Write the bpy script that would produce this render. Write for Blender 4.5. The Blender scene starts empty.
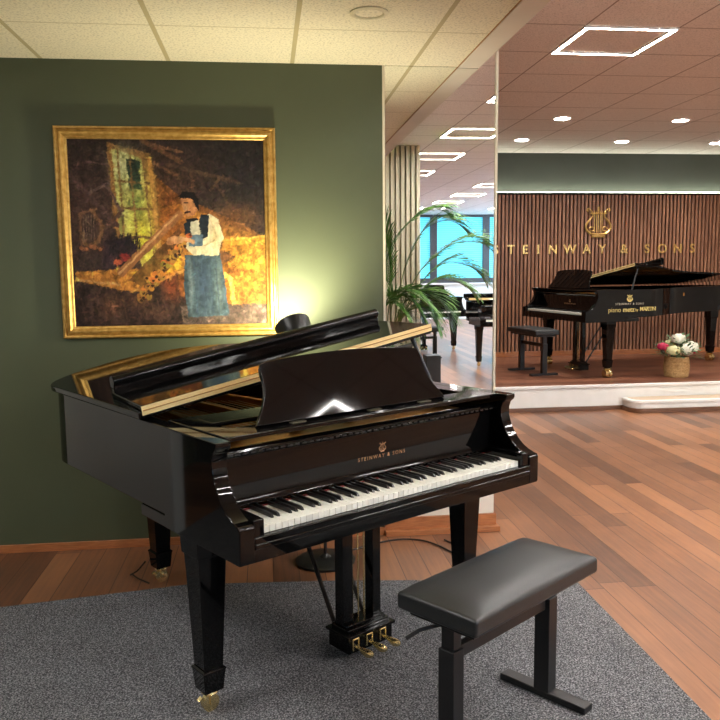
import bpy, bmesh, math, random
import numpy as np
from mathutils import Vector, Matrix
random.seed(7); rng = np.random.RandomState(7)
C = bpy.context.scene.collection
PI = math.pi
R = math.radians

# ------------------------------------------------------------------ materials
def lin(c):
    return tuple((x/12.92 if x <= .04045 else ((x+.055)/1.055)**2.4) for x in c)
def rgb(r, g, b): return lin((r/255., g/255., b/255.))
def new_mat(name):
    m = bpy.data.materials.new(name); m.use_nodes = True
    nt = m.node_tree; b = nt.nodes['Principled BSDF']
    return m, nt, b
def N(nt, t, **kw):
    n = nt.nodes.new(t)
    for k, v in kw.items():
        if k.startswith('i_'):
            n.inputs[k[2:].replace('_', ' ')].default_value = v
        else: setattr(n, k, v)
    return n
def ramp(nt, stops):
    n = nt.nodes.new('ShaderNodeValToRGB'); e = n.color_ramp.elements
    e[0].position, e[0].color = stops[0][0], (*stops[0][1], 1)
    e[1].position, e[1].color = stops[-1][0], (*stops[-1][1], 1)
    for p, c in stops[1:-1]:
        x = e.new(p); x.color = (*c, 1)
    return n
def noise_mat(name, c1, c2, scale=20, rough=.5, metal=0., bump=0., coord='Object', stretch=(1, 1, 1), coat=0., spec=.5, detail=4, bdist=.01, r2=None):
    m, nt, b = new_mat(name)
    tc = N(nt, 'ShaderNodeTexCoord'); mp = N(nt, 'ShaderNodeMapping'); mp.inputs['Scale'].default_value = stretch
    nz = N(nt, 'ShaderNodeTexNoise'); nz.inputs['Scale'].default_value = scale; nz.inputs['Detail'].default_value = detail
    nt.links.new(tc.outputs[coord], mp.inputs[0]); nt.links.new(mp.outputs[0], nz.inputs['Vector'])
    rp = ramp(nt, [(.3, c1), (.7, c2)])
    nt.links.new(nz.outputs['Fac'], rp.inputs[0]); nt.links.new(rp.outputs[0], b.inputs['Base Color'])
    b.inputs['Roughness'].default_value = rough; b.inputs['Metallic'].default_value = metal
    b.inputs['Coat Weight'].default_value = coat; b.inputs['Coat Roughness'].default_value = .05
    b.inputs['Specular IOR Level'].default_value = spec
    if bump:
        bp = N(nt, 'ShaderNodeBump'); bp.inputs['Strength'].default_value = bump; bp.inputs['Distance'].default_value = bdist
        nt.links.new(nz.outputs['Fac'], bp.inputs['Height']); nt.links.new(bp.outputs[0], b.inputs['Normal'])
    return m
def emis(name, c, s):
    m, nt, b = new_mat(name)
    b.inputs['Base Color'].default_value = (*c, 1); b.inputs['Emission Color'].default_value = (*c, 1)
    b.inputs['Emission Strength'].default_value = s
    return m
def planks(name, c_dark, c_mid, c_light, w, length, gap, swap, rough, gapcol, spec=.5):
    """boards running along world y (swap) or world x"""
    m, nt, b = new_mat(name)
    ge = N(nt, 'ShaderNodeNewGeometry'); sp = N(nt, 'ShaderNodeSeparateXYZ'); cb = N(nt, 'ShaderNodeCombineXYZ')
    nt.links.new(ge.outputs['Position'], sp.inputs[0])
    a, c = ('Y', 'X') if swap else ('X', 'Y')
    nt.links.new(sp.outputs[a], cb.inputs['X']); nt.links.new(sp.outputs[c], cb.inputs['Y'])
    br = N(nt, 'ShaderNodeTexBrick'); br.offset = .37; br.offset_frequency = 2; br.squash = 1.25; br.squash_frequency = 3
    br.inputs['Scale'].default_value = 1; br.inputs['Brick Width'].default_value = length; br.inputs['Row Height'].default_value = w
    br.inputs['Mortar Size'].default_value = gap; br.inputs['Mortar Smooth'].default_value = .2
    br.inputs['Color1'].default_value = (0, 0, 0, 1); br.inputs['Color2'].default_value = (1, 1, 1, 1); br.inputs['Mortar'].default_value = (.5, .5, .5, 1)
    nt.links.new(cb.outputs[0], br.inputs['Vector'])
    # grain
    mp = N(nt, 'ShaderNodeMapping'); mp.inputs['Scale'].default_value = (1.2, 22, 1)
    nt.links.new(cb.outputs[0], mp.inputs[0])
    nz = N(nt, 'ShaderNodeTexNoise'); nz.inputs['Scale'].default_value = 2.2; nz.inputs['Detail'].default_value = 7; nz.inputs['Roughness'].default_value = .65
    nt.links.new(mp.outputs[0], nz.inputs['Vector'])
    nz2 = N(nt, 'ShaderNodeTexNoise'); nz2.inputs['Scale'].default_value = 3.3; nz2.inputs['Detail'].default_value = 3
    nt.links.new(ge.outputs['Position'], nz2.inputs['Vector'])
    m1 = N(nt, 'ShaderNodeMath', operation='MULTIPLY'); m1.inputs[1].default_value = .38; nt.links.new(br.outputs['Color'], m1.inputs[0])
    m2 = N(nt, 'ShaderNodeMath', operation='MULTIPLY_ADD'); m2.inputs[1].default_value = .50; nt.links.new(nz.outputs['Fac'], m2.inputs[0]); nt.links.new(m1.outputs[0], m2.inputs[2])
    m3 = N(nt, 'ShaderNodeMath', operation='MULTIPLY_ADD'); m3.inputs[1].default_value = .22; nt.links.new(nz2.outputs['Fac'], m3.inputs[0]); nt.links.new(m2.outputs[0], m3.inputs[2])
    rp = ramp(nt, [(.28, c_dark), (.52, c_mid), (.80, c_light)]); nt.links.new(m3.outputs[0], rp.inputs[0])
    mx = N(nt, 'ShaderNodeMix', data_type='RGBA'); nt.links.new(br.outputs['Fac'], mx.inputs['Factor'])
    nt.links.new(rp.outputs[0], mx.inputs['A']); mx.inputs['B'].default_value = (*gapcol, 1)
    nt.links.new(mx.outputs['Result'], b.inputs['Base Color'])
    rr = N(nt, 'ShaderNodeMapRange'); rr.inputs['To Min'].default_value = rough-.06; rr.inputs['To Max'].default_value = rough+.1
    nt.links.new(nz.outputs['Fac'], rr.inputs['Value']); nt.links.new(rr.outputs[0], b.inputs['Roughness'])
    b.inputs['Specular IOR Level'].default_value = spec
    bp = N(nt, 'ShaderNodeBump'); bp.inputs['Strength'].default_value = .25; bp.inputs['Distance'].default_value = .003; bp.invert = True
    nt.links.new(br.outputs['Fac'], bp.inputs['Height']); nt.links.new(bp.outputs[0], b.inputs['Normal'])
    return m
def tiles(name, col, line, size, ox, oy, mx_, my_, pit=.5):
    """suspended ceiling tiles with visible T bars, pitted mineral surface"""
    m, nt, b = new_mat(name)
    ge = N(nt, 'ShaderNodeNewGeometry'); sp = N(nt, 'ShaderNodeSeparateXYZ'); nt.links.new(ge.outputs['Position'], sp.inputs[0])
    outs = []
    for ax, o, w in (('X', ox, mx_), ('Y', oy, my_)):
        a = N(nt, 'ShaderNodeMath', operation='SUBTRACT'); a.inputs[1].default_value = o; nt.links.new(sp.outputs[ax], a.inputs[0])
        p = N(nt, 'ShaderNodeMath', operation='PINGPONG'); p.inputs[1].default_value = size/2; nt.links.new(a.outputs[0], p.inputs[0])
        l = N(nt, 'ShaderNodeMath', operation='LESS_THAN'); l.inputs[1].default_value = w/2; nt.links.new(p.outputs[0], l.inputs[0])
        outs.append(l)
    mxm = N(nt, 'ShaderNodeMath', operation='MAXIMUM'); nt.links.new(outs[0].outputs[0], mxm.inputs[0]); nt.links.new(outs[1].outputs[0], mxm.inputs[1])
    nz = N(nt, 'ShaderNodeTexNoise'); nz.inputs['Scale'].default_value = 95; nz.inputs['Detail'].default_value = 3
    nt.links.new(ge.outputs['Position'], nz.inputs['Vector'])
    dk = tuple(x*.72 for x in col)
    rp = ramp(nt, [(.34, dk), (.5, col)]); nt.links.new(nz.outputs['Fac'], rp.inputs[0])
    mx = N(nt, 'ShaderNodeMix', data_type='RGBA'); nt.links.new(mxm.outputs[0], mx.inputs['Factor'])
    nt.links.new(rp.outputs[0], mx.inputs['A']); mx.inputs['B'].default_value = (*line, 1)
    nt.links.new(mx.outputs['Result'], b.inputs['Base Color']); b.inputs['Roughness'].default_value = .9
    bp = N(nt, 'ShaderNodeBump'); bp.inputs['Strength'].default_value = pit; bp.inputs['Distance'].default_value = .003
    nt.links.new(nz.outputs['Fac'], bp.inputs['Height']); nt.links.new(bp.outputs[0], b.inputs['Normal'])
    return m

M = {}
def black_gloss(name, base=(.0022, .0021, .0021), rough=.045):
    m = noise_mat(name, base, tuple(x*1.3 for x in base), 3, rough, bump=0, coat=0.)
    m.node_tree.nodes['Principled BSDF'].inputs['IOR'].default_value = 1.36
    return m
M['lacquer'] = black_gloss('black_lacquer')
M['satin'] = noise_mat('satin_black', (.006, .006, .006), (.009, .009, .009), 30, .35)
M['metal_black'] = noise_mat('powder_black', (.006, .006, .0065), (.009, .009, .0095), 200, .38, bump=.05)
M['ebony'] = noise_mat('key_black', (.006, .006, .006), (.010, .010, .010), 60, .28)
M['ivory'] = noise_mat('key_white', rgb(226, 226, 212), rgb(240, 240, 228), 5, .22)
M['felt'] = noise_mat('red_felt', (.16, .012, .012), (.24, .02, .02), 200, .95)
M['brass'] = noise_mat('brass', rgb(236, 212, 150), rgb(248, 228, 172), 30, .24, metal=.95)
M['brass_satin'] = noise_mat('hinge_brass', rgb(232, 204, 140), rgb(244, 218, 156), 60, .45, metal=.2, stretch=(1, 6, 6))
M['plate'] = noise_mat('cast_iron_gold', rgb(150, 104, 44), rgb(168, 120, 54), 18, .4, metal=.5, bump=.05)
M['strings'] = noise_mat('steel_strings', (.5, .48, .44), (.65, .62, .56), 5, .3, metal=1.)
M['spruce'] = noise_mat('soundboard', rgb(196, 146, 84), rgb(216, 168, 104), 14, .4, stretch=(1, 20, 1))
M['inner_rim'] = noise_mat('maple_rim', rgb(130, 78, 42), rgb(160, 100, 56), 8, .35, stretch=(1, 12, 1))
M['leather'] = noise_mat('black_leather', (.0155, .0175, .0182), (.022, .0245, .0255), 260, .38, bump=.12, bdist=.001)
M['gold'] = noise_mat('gold_leaf', rgb(168, 128, 60), rgb(204, 164, 90), 40, .38, metal=.7, bump=.12, bdist=.002)
M['gold_dark'] = noise_mat('dark_gold_line', rgb(150, 102, 34), rgb(190, 136, 52), 50, .5, metal=.6, bump=.2, bdist=.002)  # darker gold for the thin line along the ceiling trim
M['letter'] = noise_mat('brushed_brass_letters', rgb(212, 168, 96), rgb(236, 196, 124), 20, .32, metal=.8)
M['decal'] = noise_mat('gold_decal', rgb(176, 128, 88), rgb(190, 142, 100), 20, .4, metal=.2)
M['decal_bright'] = noise_mat('yellow_decal', rgb(226, 206, 120), rgb(236, 216, 134), 20, .5)
M['decal_pale'] = noise_mat('pale_decal', rgb(196, 186, 160), rgb(206, 196, 172), 20, .5)
M['green'] = noise_mat('green_wall_paint', rgb(70, 76, 52), rgb(74, 80, 55), 2.5, .62, bump=.05, coord='Object', bdist=.002)
M['green_dark'] = noise_mat('dark_green_paint', rgb(64, 68, 60), rgb(70, 74, 66), 2.5, .7)
M['cream'] = noise_mat('cream_panel', rgb(222, 214, 196), rgb(230, 222, 206), 4, .5)
M['white'] = noise_mat('white_paint', rgb(226, 224, 216), rgb(234, 232, 226), 6, .5, bump=.03)
M['warm_white'] = noise_mat('warm_white_trim', rgb(206, 196, 172), rgb(214, 204, 180), 6, .6)
M['ceil_plain'] = noise_mat('plaster', rgb(214, 206, 190), rgb(220, 212, 198), 5, .8)
M['skirting'] = noise_mat('oak_skirting', rgb(150, 90, 52), rgb(184, 118, 72), 6, .35, stretch=(2, 8, 20))
M['dark_skirt'] = noise_mat('dark_skirting', rgb(92, 62, 42), rgb(120, 82, 56), 6, .4, stretch=(2, 8, 20))
M['tan_board'] = noise_mat('tan_tread', rgb(186, 160, 130), rgb(200, 176, 146), 6, .4, stretch=(2, 14, 2))
M['slat'] = noise_mat('walnut_slat', rgb(118, 78, 57), rgb(168, 118, 88), 5, .5, stretch=(8, 8, .8))
M['slat_back'] = noise_mat('slat_backing', (.006, .005, .005), (.010, .008, .008), 40, .9)
M['hinge_dull'] = noise_mat('dull_hinge', rgb(110, 104, 84), rgb(126, 118, 96), 30, .4, metal=.8)
M['carpet'] = None
M['cable'] = noise_mat('cable_rubber', (.008, .008, .008), (.012, .012, .012), 20, .5)
M['greywall'] = noise_mat('side_wall_paint', rgb(226, 226, 220), rgb(232, 232, 226), 3, .7)
M['charcoal'] = noise_mat('window_frame_grey', rgb(58, 56, 58), rgb(66, 64, 66), 10, .4)
M['radiator'] = noise_mat('radiator_white', rgb(206, 208, 206), rgb(214, 216, 214), 6, .4)
M['leaf'] = noise_mat('palm_leaf', rgb(48, 96, 28), rgb(104, 152, 58), 9, .42)
M['stem'] = noise_mat('palm_stalk', rgb(78, 100, 44), rgb(110, 120, 60), 9, .5)
M['planter'] = noise_mat('dark_planter', (.02, .02, .022), (.03, .03, .032), 10, .5)
M['soil'] = noise_mat('soil', (.02, .012, .008), (.05, .03, .02), 60, .95, bump=.6)
M['wicker'] = noise_mat('wicker', rgb(150, 112, 66), rgb(206, 168, 112), 90, .8, bump=.6, bdist=.004)
M['petal_white'] = noise_mat('white_petals', rgb(232, 230, 206), rgb(248, 246, 232), 40, .7, bump=.5, bdist=.006)
M['petal_cream'] = noise_mat('cream_petals', rgb(226, 222, 160), rgb(240, 236, 186), 40, .7, bump=.5, bdist=.006)
M['petal_pink'] = noise_mat('pink_petals', rgb(176, 24, 66), rgb(216, 60, 100), 40, .6, bump=.5, bdist=.006)
M['foliage'] = noise_mat('bouquet_leaves', rgb(52, 84, 50), rgb(112, 140, 96), 30, .6)
M['paper'] = noise_mat('white_paper', rgb(236, 234, 226), rgb(244, 242, 236), 8, .7)
M['speaker_grille'] = noise_mat('speaker_ring', rgb(206, 196, 162), rgb(214, 206, 172), 60, .6)

# carpet
def carpet():
    m, nt, b = new_mat('grey_carpet')
    ge = N(nt, 'ShaderNodeNewGeometry')
    a = N(nt, 'ShaderNodeTexNoise'); a.inputs['Scale'].default_value = 170; a.inputs['Detail'].default_value = 4; a.inputs['Roughness'].default_value = .7
    c = N(nt, 'ShaderNodeTexNoise'); c.inputs['Scale'].default_value = 3; c.inputs['Detail'].default_value = 3
    nt.links.new(ge.outputs['Position'], a.inputs['Vector']); nt.links.new(ge.outputs['Position'], c.inputs['Vector'])
    rp = ramp(nt, [(.36, rgb(46, 47, 49)), (.5, rgb(98, 99, 102)), (.64, rgb(178, 178, 181))]); nt.links.new(a.outputs['Fac'], rp.inputs[0])
    r2 = ramp(nt, [(.3, (.86, .86, .86)), (.7, (1, 1, 1))]); nt.links.new(c.outputs['Fac'], r2.inputs[0])
    mx = N(nt, 'ShaderNodeMix', data_type='RGBA', blend_type='MULTIPLY'); mx.inputs['Factor'].default_value = 1
    nt.links.new(rp.outputs[0], mx.inputs['A']); nt.links.new(r2.outputs[0], mx.inputs['B']); nt.links.new(mx.outputs['Result'], b.inputs['Base Color'])
    b.inputs['Roughness'].default_value = .97; b.inputs['Specular IOR Level'].default_value = .1
    bp = N(nt, 'ShaderNodeBump'); bp.inputs['Strength'].default_value = .8; bp.inputs['Distance'].default_value = .006
    nt.links.new(a.outputs['Fac'], bp.inputs['Height']); nt.links.new(bp.outputs[0], b.inputs['Normal'])
    return m
M['carpet'] = carpet()
M['floor'] = planks('merbau_floor', rgb(84, 56, 42), rgb(130, 88, 62), rgb(168, 116, 80), .129, 1.7, .0022, True, .30, rgb(60, 34, 24))
M['stage_floor'] = planks('stage_floor', rgb(84, 50, 38), rgb(120, 76, 56), rgb(146, 96, 72), .10, 1.1, .0015, False, .30, rgb(50, 28, 20))
M['tile_low'] = tiles('ceiling_tiles_low', rgb(232, 224, 196), rgb(184, 172, 132), .6375, -.478, 3.70, .022, .008)
M['tile_high'] = tiles('ceiling_tiles_high', rgb(236, 228, 222), rgb(160, 146, 138), .635, 2.075, 5.055, .012, .012)
M['led'] = emis('led_strip', (1., .97, .93), 130)
M['spot_on'] = emis('downlight_lens', (1., .96, .9), 60)
M['cove'] = emis('cove_led', (.95, 1., .80), 17)
mm, nt_, b_ = new_mat('mirror_silver'); b_.inputs['Metallic'].default_value = 1; b_.inputs['Roughness'].default_value = 0.0; b_.inputs['Base Color'].default_value = (.93, .95, .95, 1)
M['mirror'] = mm

# ------------------------------------------------------------------ mesh helpers
class MB:
    def __init__(s): s.bm = bmesh.new(); s.mats = []; s.mi = 0
    def mat(s, m):
        if m not in s.mats: s.mats.append(m)
        s.mi = s.mats.index(m); return s
    def faces(s, vs, fs, smooth=False):
        V = [s.bm.verts.new(v) for v in vs]; out = []
        for f in fs:
            try:
                q = s.bm.faces.new([V[i] for i in f]); q.material_index = s.mi; q.smooth = smooth; out.append(q)
            except ValueError: pass
        return V, out
    def box(s, x0, x1, y0, y1, z0, z1, T=None):
        vs = [Vector((x, y, z)) for z in (z0, z1) for y in (y0, y1) for x in (x0, x1)]
        if T is not None: vs = [T @ v for v in vs]
        s.faces(vs, [(0, 2, 3, 1), (4, 5, 7, 6), (0, 1, 5, 4), (2, 6, 7, 3), (0, 4, 6, 2), (1, 3, 7, 5)]); return s
    def frustum(s, c0, c1, a, b):
        """square sections a=(hx,hy) at c0, b at c1"""
        vs = []
        for c, h in ((c0, a), (c1, b)):
            vs += [Vector((c[0]+i*h[0], c[1]+j*h[1], c[2])) for i, j in ((-1, -1), (1, -1), (1, 1), (-1, 1))]
        s.faces(vs, [(3, 2, 1, 0), (4, 5, 6, 7), (0, 1, 5, 4), (1, 2, 6, 5), (2, 3, 7, 6), (3, 0, 4, 7)]); return s
    def stack(s, secs):
        """secs: list of (cx,cy,z,hx,hy) joined in one solid"""
        vs = []
        for cx, cy, z, hx, hy in secs:
            vs += [Vector((cx+i*hx, cy+j*hy, z)) for i, j in ((-1, -1), (1, -1), (1, 1), (-1, 1))]
        fs = [(3, 2, 1, 0), tuple(len(vs)-4+i for i in range(4))]
        for k in range(len(secs)-1):
            for i in range(4):
                a = 4*k+i; b = 4*k+(i+1) % 4; fs.append((a, b, b+4, a+4))
        s.faces(vs, fs); return s
    def prism(s, poly, f0, f1, smooth=False):
        """poly: 2d list; f0,f1: functions (u,v)->Vector for the two ends"""
        n = len(poly); vs = [f0(u, v) for u, v in poly]+[f1(u, v) for u, v in poly]
        s.faces(vs, [tuple(range(n))[::-1], tuple(range(n, 2*n))]+[(i, (i+1) % n, n+(i+1) % n, n+i) for i in range(n)], smooth)
        return s
    def tube(s, pts, r, seg=10, cap=True, closed=False):
        pts = [Vector(p) for p in pts]; n = len(pts); rr = r if isinstance(r, (list, tuple)) else [r]*n
        rings = []; up = None
        for i, p in enumerate(pts):
            a = pts[max(i-1, 0)] if not closed else pts[i-1]; b = pts[min(i+1, n-1)] if not closed else pts[(i+1) % n]
            d = (b-a).normalized() if (b-a).length > 1e-9 else Vector((0, 0, 1))
            if up is None: up = Vector((0, 0, 1)) if abs(d.z) < .9 else Vector((1, 0, 0))
            x = d.cross(up).normalized(); y = x.cross(d).normalized(); up = y
            rings.append([s.bm.verts.new(p+(x*math.cos(2*PI*k/seg)+y*math.sin(2*PI*k/seg))*rr[i]) for k in range(seg)])
        m = n if closed else n-1
        for i in range(m):
            A, B = rings[i], rings[(i+1) % n]
            for k in range(seg):
                f = s.bm.faces.new((A[k], A[(k+1) % seg], B[(k+1) % seg], B[k])); f.smooth = True; f.material_index = s.mi
        if cap and not closed:
            f = s.bm.faces.new(rings[0][::-1]); f.material_index = s.mi; f = s.bm.faces.new(rings[-1]); f.material_index = s.mi
        return s
    def lathe(s, prof, c=(0, 0, 0), seg=24, T=None):
        rings = []
        for r, z in prof:
            ring = []
            for k in range(seg):
                v = Vector((r*math.cos(2*PI*k/seg), r*math.sin(2*PI*k/seg), z))
                if T is not None: v = T @ v
                ring.append(s.bm.verts.new(v+Vector(c)))
            rings.append(ring)
        for A, B in zip(rings, rings[1:]):
            for k in range(seg):
                f = s.bm.faces.new((A[k], A[(k+1) % seg], B[(k+1) % seg], B[k])); f.smooth = True; f.material_index = s.mi
        f = s.bm.faces.new(rings[0][::-1]); f.material_index = s.mi
        f = s.bm.faces.new(rings[-1]); f.material_index = s.mi
        return s
    def build(s, name, mat, parent=None, bevel=0., bseg=2, angle=35, loc=None, rotz=0):
        bmesh.ops.recalc_face_normals(s.bm, faces=s.bm.faces[:])
        me = bpy.data.meshes.new(name); s.bm.to_mesh(me); s.bm.free()
        for m in ([mat] if not s.mats else s.mats): me.materials.append(m)
        o = bpy.data.objects.new(name, me); C.objects.link(o)
        if parent is not None: o.parent = parent
        if bevel:
            md = o.modifiers.new('bevel', 'BEVEL'); md.width = bevel; md.segments = bseg; md.limit_method = 'ANGLE'; md.angle_limit = R(32); md.harden_normals = True
            for p in me.polygons: p.use_smooth = True
            me.set_sharp_from_angle(angle=R(45))
        elif angle:
            if any(p.use_smooth for p in me.polygons): me.set_sharp_from_angle(angle=R(angle))
        if loc is not None: o.location = loc
        o.rotation_euler[2] = rotz
        return o
def tag(o, label=None, cat=None, group=None, kind=None):
    if label: o['label'] = label
    if cat: o['category'] = cat
    if group: o['group'] = group
    if kind: o['kind'] = kind
    return o
def empty(name, loc=(0, 0, 0), rz=0, label=None, cat=None, group=None):
    o = bpy.data.objects.new(name, None); C.objects.link(o); o.location = loc; o.rotation_euler[2] = rz; o.empty_display_size = .1
    return tag(o, label, cat, group)
def struct(mb, name, mat, label=None, **kw):
    o = mb.build(name, mat, **kw); o['kind'] = 'structure'
    if label: o['label'] = label
    return o
def spline(pts, n=6, closed=False):
    pts = [Vector(p) for p in pts]; out = []; L = len(pts)
    rngs = L if closed else L-1
    for i in range(rngs):
        p0 = pts[(i-1) % L] if closed or i > 0 else pts[0]; p1 = pts[i]; p2 = pts[(i+1) % L]; p3 = pts[(i+2) % L] if closed or i+2 < L else pts[-1]
        for k in range(n):
            t = k/n
            out.append(.5*((2*p1)+(p2-p0)*t+(2*p0-5*p1+4*p2-p3)*t*t+(3*p1-p0-3*p2+p3)*t**3))
    if not closed: out.append(pts[-1])
    return out
def text_obj(body, size, depth, name, mat, parent, T, align='CENTER', spacing=1., weight=0.):
    cu = bpy.data.curves.new('t', 'FONT'); cu.body = body; cu.size = size; cu.extrude = depth; cu.align_x = align; cu.align_y = 'CENTER'
    cu.space_character = spacing; cu.offset = weight
    to = bpy.data.objects.new('t', cu); C.objects.link(to)
    dg = bpy.context.evaluated_depsgraph_get(); dg.update()
    me = bpy.data.meshes.new_from_object(to.evaluated_get(dg)); C.objects.unlink(to); bpy.data.objects.remove(to)
    me.name = name; me.transform(T); me.materials.clear(); me.materials.append(mat)
    o = bpy.data.objects.new(name, me); C.objects.link(o)
    if parent is not None: o.parent = parent
    return o
def lyre_mb(T, s, r, strings=4):
    """gold lyre emblem of height s*1 in the xy plane"""
    mb = MB()
    def P(pts): return [T @ Vector((x*s*1.3, y*s, 0)) for x, y in pts]
    for sg in (-1, 1):
        side = [(sg*.03, -.36), (sg*.16, -.34), (sg*.27, -.24), (sg*.30, -.10), (sg*.22, .06), (sg*.14, .18), (sg*.15, .30), (sg*.24, .40), (sg*.28, .36), (sg*.24, .32)]
        q = [(v.x, v.y) for v in spline([(x, y, 0) for x, y in side], 5)]
        mb.tube(P(q), [r*(1.5 if k < 22 else 1) for k in range(len(q))], 6)
        curl = [(sg*(.16+.06*math.cos(a)), -.20+.06*math.sin(a)) for a in [k*.6 for k in range(10)]]
        mb.tube(P(curl), r*.9, 6)
    mb.tube(P([(-.20, .26), (.20, .26)]), r*1.2, 6)
    mb.tube(P([(-.16, -.42), (.16, -.42)]), r*1.7, 6); mb.tube(P([(-.10, -.36), (.10, -.36)]), r*1.7, 6)
    for k in range(strings):
        x = -.09+.18*k/(strings-1); mb.tube(P([(x, -.30), (x, .34)]), r*.6, 5)
    mb.tube(P([(0, .30), (0, .46)]), r*1.3, 6)
    return mb

# ------------------------------------------------------------------ grand piano
HW = .711
def piano(name, label, group, loc, rz, L=1.74, detail=True, lid_deg=8.6, logo=True, desk=True, flap=True, wheel=.027):
    th = empty(name, loc, rz, label, 'piano', group)
    Y0 = .7 if L < 2.5 else .95; k = (L-Y0)/(1.74-Y0)
    def sy(y): return y if y < Y0 else Y0+(y-Y0)*k
    lac = M['lacquer']
    # ---- plan outline (u = distance from spine, y)
    base = [(0, .50), (0, 1.00), (0, 1.42), (.004, 1.50), (.025, 1.565), (.075, 1.62), (.15, 1.668), (.25, 1.695), (.34, 1.722), (.43, 1.733), (.52, 1.722), (.61, 1.69),
            (.69, 1.635), (.765, 1.56), (.83, 1.46), (.895, 1.35), (.97, 1.245), (1.06, 1.155), (1.16, 1.085), (1.26, 1.025), (1.34, .965), (1.395, .895), (1.418, .81), (1.422, .72), (1.422, .50)]
    out = [Vector((a-HW, sy(b), 0)) for a, b in base]
    pts = [out[0], out[1]]+spline(out[2:-2], 3)+[out[-2], out[-1]]
    n = len(pts)
    def offs(pp, d):
        res = []
        for i, p in enumerate(pp):
            a = pp[max(i-1, 0)]; b = pp[min(i+1, len(pp)-1)]; t = (b-a).normalized(); nn = Vector((-t.y, t.x, 0))
            res.append(p-nn*d if True else p)
        return res
    inn = offs(pts, .055)
    # case: bent rim
    mb = MB(); vs = []
    for P, z in ((pts, .672), (pts, .981), (inn, .981), (inn, .672)):
        vs += [Vector((p.x, p.y, z)) for p in P]
    fs = []
    for j in range(4):
        for i in range(n-1):
            a = j*n+i; b = ((j+1) % 4)*n+i; fs.append((a, a+1, b+1, b))
    fs += [(0, n, 2*n, 3*n), (n-1, 2*n-1, 3*n-1, 4*n-1)]
    mb.faces(vs, fs, True)
    # arms
    prof = [(.5, .625), (.012, .625), (.005, .632), (.005, .738), (.012, .746), (.03, .750), (.052, .758), (.080, .773), (.108, .797), (.132, .827), (.149, .86), (.158, .89), (.158, .92), (.150, .945), (.134, .958), (.130, .966), (.130, .981), (.5, .981), (.5, .672)]
    for x0, x1 in ((-HW, -HW+.055), (HW-.055, HW)):
        mb.prism(prof, lambda u, v: Vector((x0, u, v)), lambda u, v: Vector((x1, u, v)))
    bmesh.ops.delete(mb.bm, geom=[f for f in mb.bm.faces if all(abs(v.co.y-.5) < 1e-4 and v.co.z > .67 for v in f.verts)], context='FACES_ONLY')
    bmesh.ops.remove_doubles(mb.bm, verts=mb.bm.verts[:], dist=.0004)
    case = mb.build('rim', lac, th, bevel=.004)
    # key blocks and keybed
    for x0, x1 in ((-HW+.055, -.618), (.618, HW-.055)):
        mb = MB(); mb.box(x0, x1, .012, .205, .67, .757); mb.build('key_block', lac, th, bevel=.004)
    mb = MB(); mb.box(-HW+.001, HW-.001, .008, sy(.69), .626, .668); mb.box(-.656, .656, .030, .25, .668, .700)
    mb.build('keybed', lac, th, bevel=.003)
    mb = MB(); mb.box(-.656, .656, .006, .028, .668, .704); mb.box(-.656, .656, .002, .026, .668, .684)
    mb.build('key_slip', lac, th, bevel=.004)
    # bottom board (beams)
    mb = MB(); mb.box(-.06, .06, sy(.69), sy(1.66), .68, .74); mb.box(-.60, .60, sy(.69), sy(.79), .68, .76); mb.build('beam', M['satin'], th)
    # keys
    W = 1.225/52
    if detail:
        mw = MB(); mw.box(-W/2+.0006, W/2-.0006, .030, .225, .703, .7255); kw = mw.build('white_key', M['ivory'], th, bevel=.0012, bseg=1)
        kw.location.x = -.6125+W/2
        me_w = kw.data
        pat = [1, 0, 1, 1, 0, 1, 1]                                   # sharp after white key? from A
        bm2 = MB(); bm2.stack([(0, .148, .722, .0056, .070), (0, .151, .733, .0050, .065), (0, .155, .7375, .0042, .060)])
        kb = bm2.build('black_key', M['ebony'], th, bevel=.001, bseg=1)
        first = True
        for i in range(52):
            if i:
                c = kw.copy(); C.objects.link(c); c.parent = th; c.location.x = -.6125+W*(i+.5)
            if i < 51 and pat[i % 7]:
                x = -.6125+W*(i+1)
                if first: kb.location.x = x; first = False
                else: c = kb.copy(); C.objects.link(c); c.parent = th; c.location.x = x
        mb = MB(); mb.box(-.6125, .6125, .208, .213, .7255, .7290); mb.build('key_felt', M['felt'], th)
    else:
        mb = MB(); mb.mat(M['ivory']).box(-.6125, .6125, .032, .20, .703, .7255)
        mb.mat(M['ebony'])
        pat = [1, 0, 1, 1, 0, 1, 1]
        for i in range(51):
            if pat[i % 7]: mb.frustum((-.6125+W*(i+1), .14, .7255), (-.6125+W*(i+1), .14, .737), (.0055, .05), (.0045, .046))
        mb.build('keyboard', None, th)
    # fallboard
    mb = MB()
    pf = [(.214, .737), (.211, .742), (.226, .772), (.214, .905), (.203, .911), (.198, .921), (.203, .930), (.214, .934), (.236, .934), (.236, .737)]
    mb.prism(pf, lambda u, v: Vector((-.655, u, v)), lambda u, v: Vector((.655, u, v)))
    fb = mb.build('fallboard', lac, th, bevel=.002)
    mb = MB()
    for i in range(44 if detail else 0):
        x = -.63+1.26*i/43; mb.box(x, x+.016, .1965, .2015, .9135, .9185)
    if detail: mb.build('hinge', M['metal_black'], fb)
    if logo:
        e = math.atan2(-.012, .133)
        T = Matrix.Translation((0, .1885, .826)) @ Matrix.Rotation(PI/2-e, 4, 'X')
        T = Matrix.Translation((0, .2222, .806)) @ Matrix.Rotation(PI/2-e, 4, 'X')
        text_obj('STEINWAY & SONS', .0205, .0003, 'lettering', M['decal'], fb, Matrix.Translation((.045, -.0008, .0)) @ T, spacing=1.42)
        T2 = Matrix.Translation((.045, .2182, .840)) @ Matrix.Rotation(PI/2-e, 4, 'X')
        o = lyre_mb(T2, .042, .0009).build('lyre_emblem', M['decal'], fb)
    # plate, soundboard, strings
    ii = offs(pts, .057)
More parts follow.
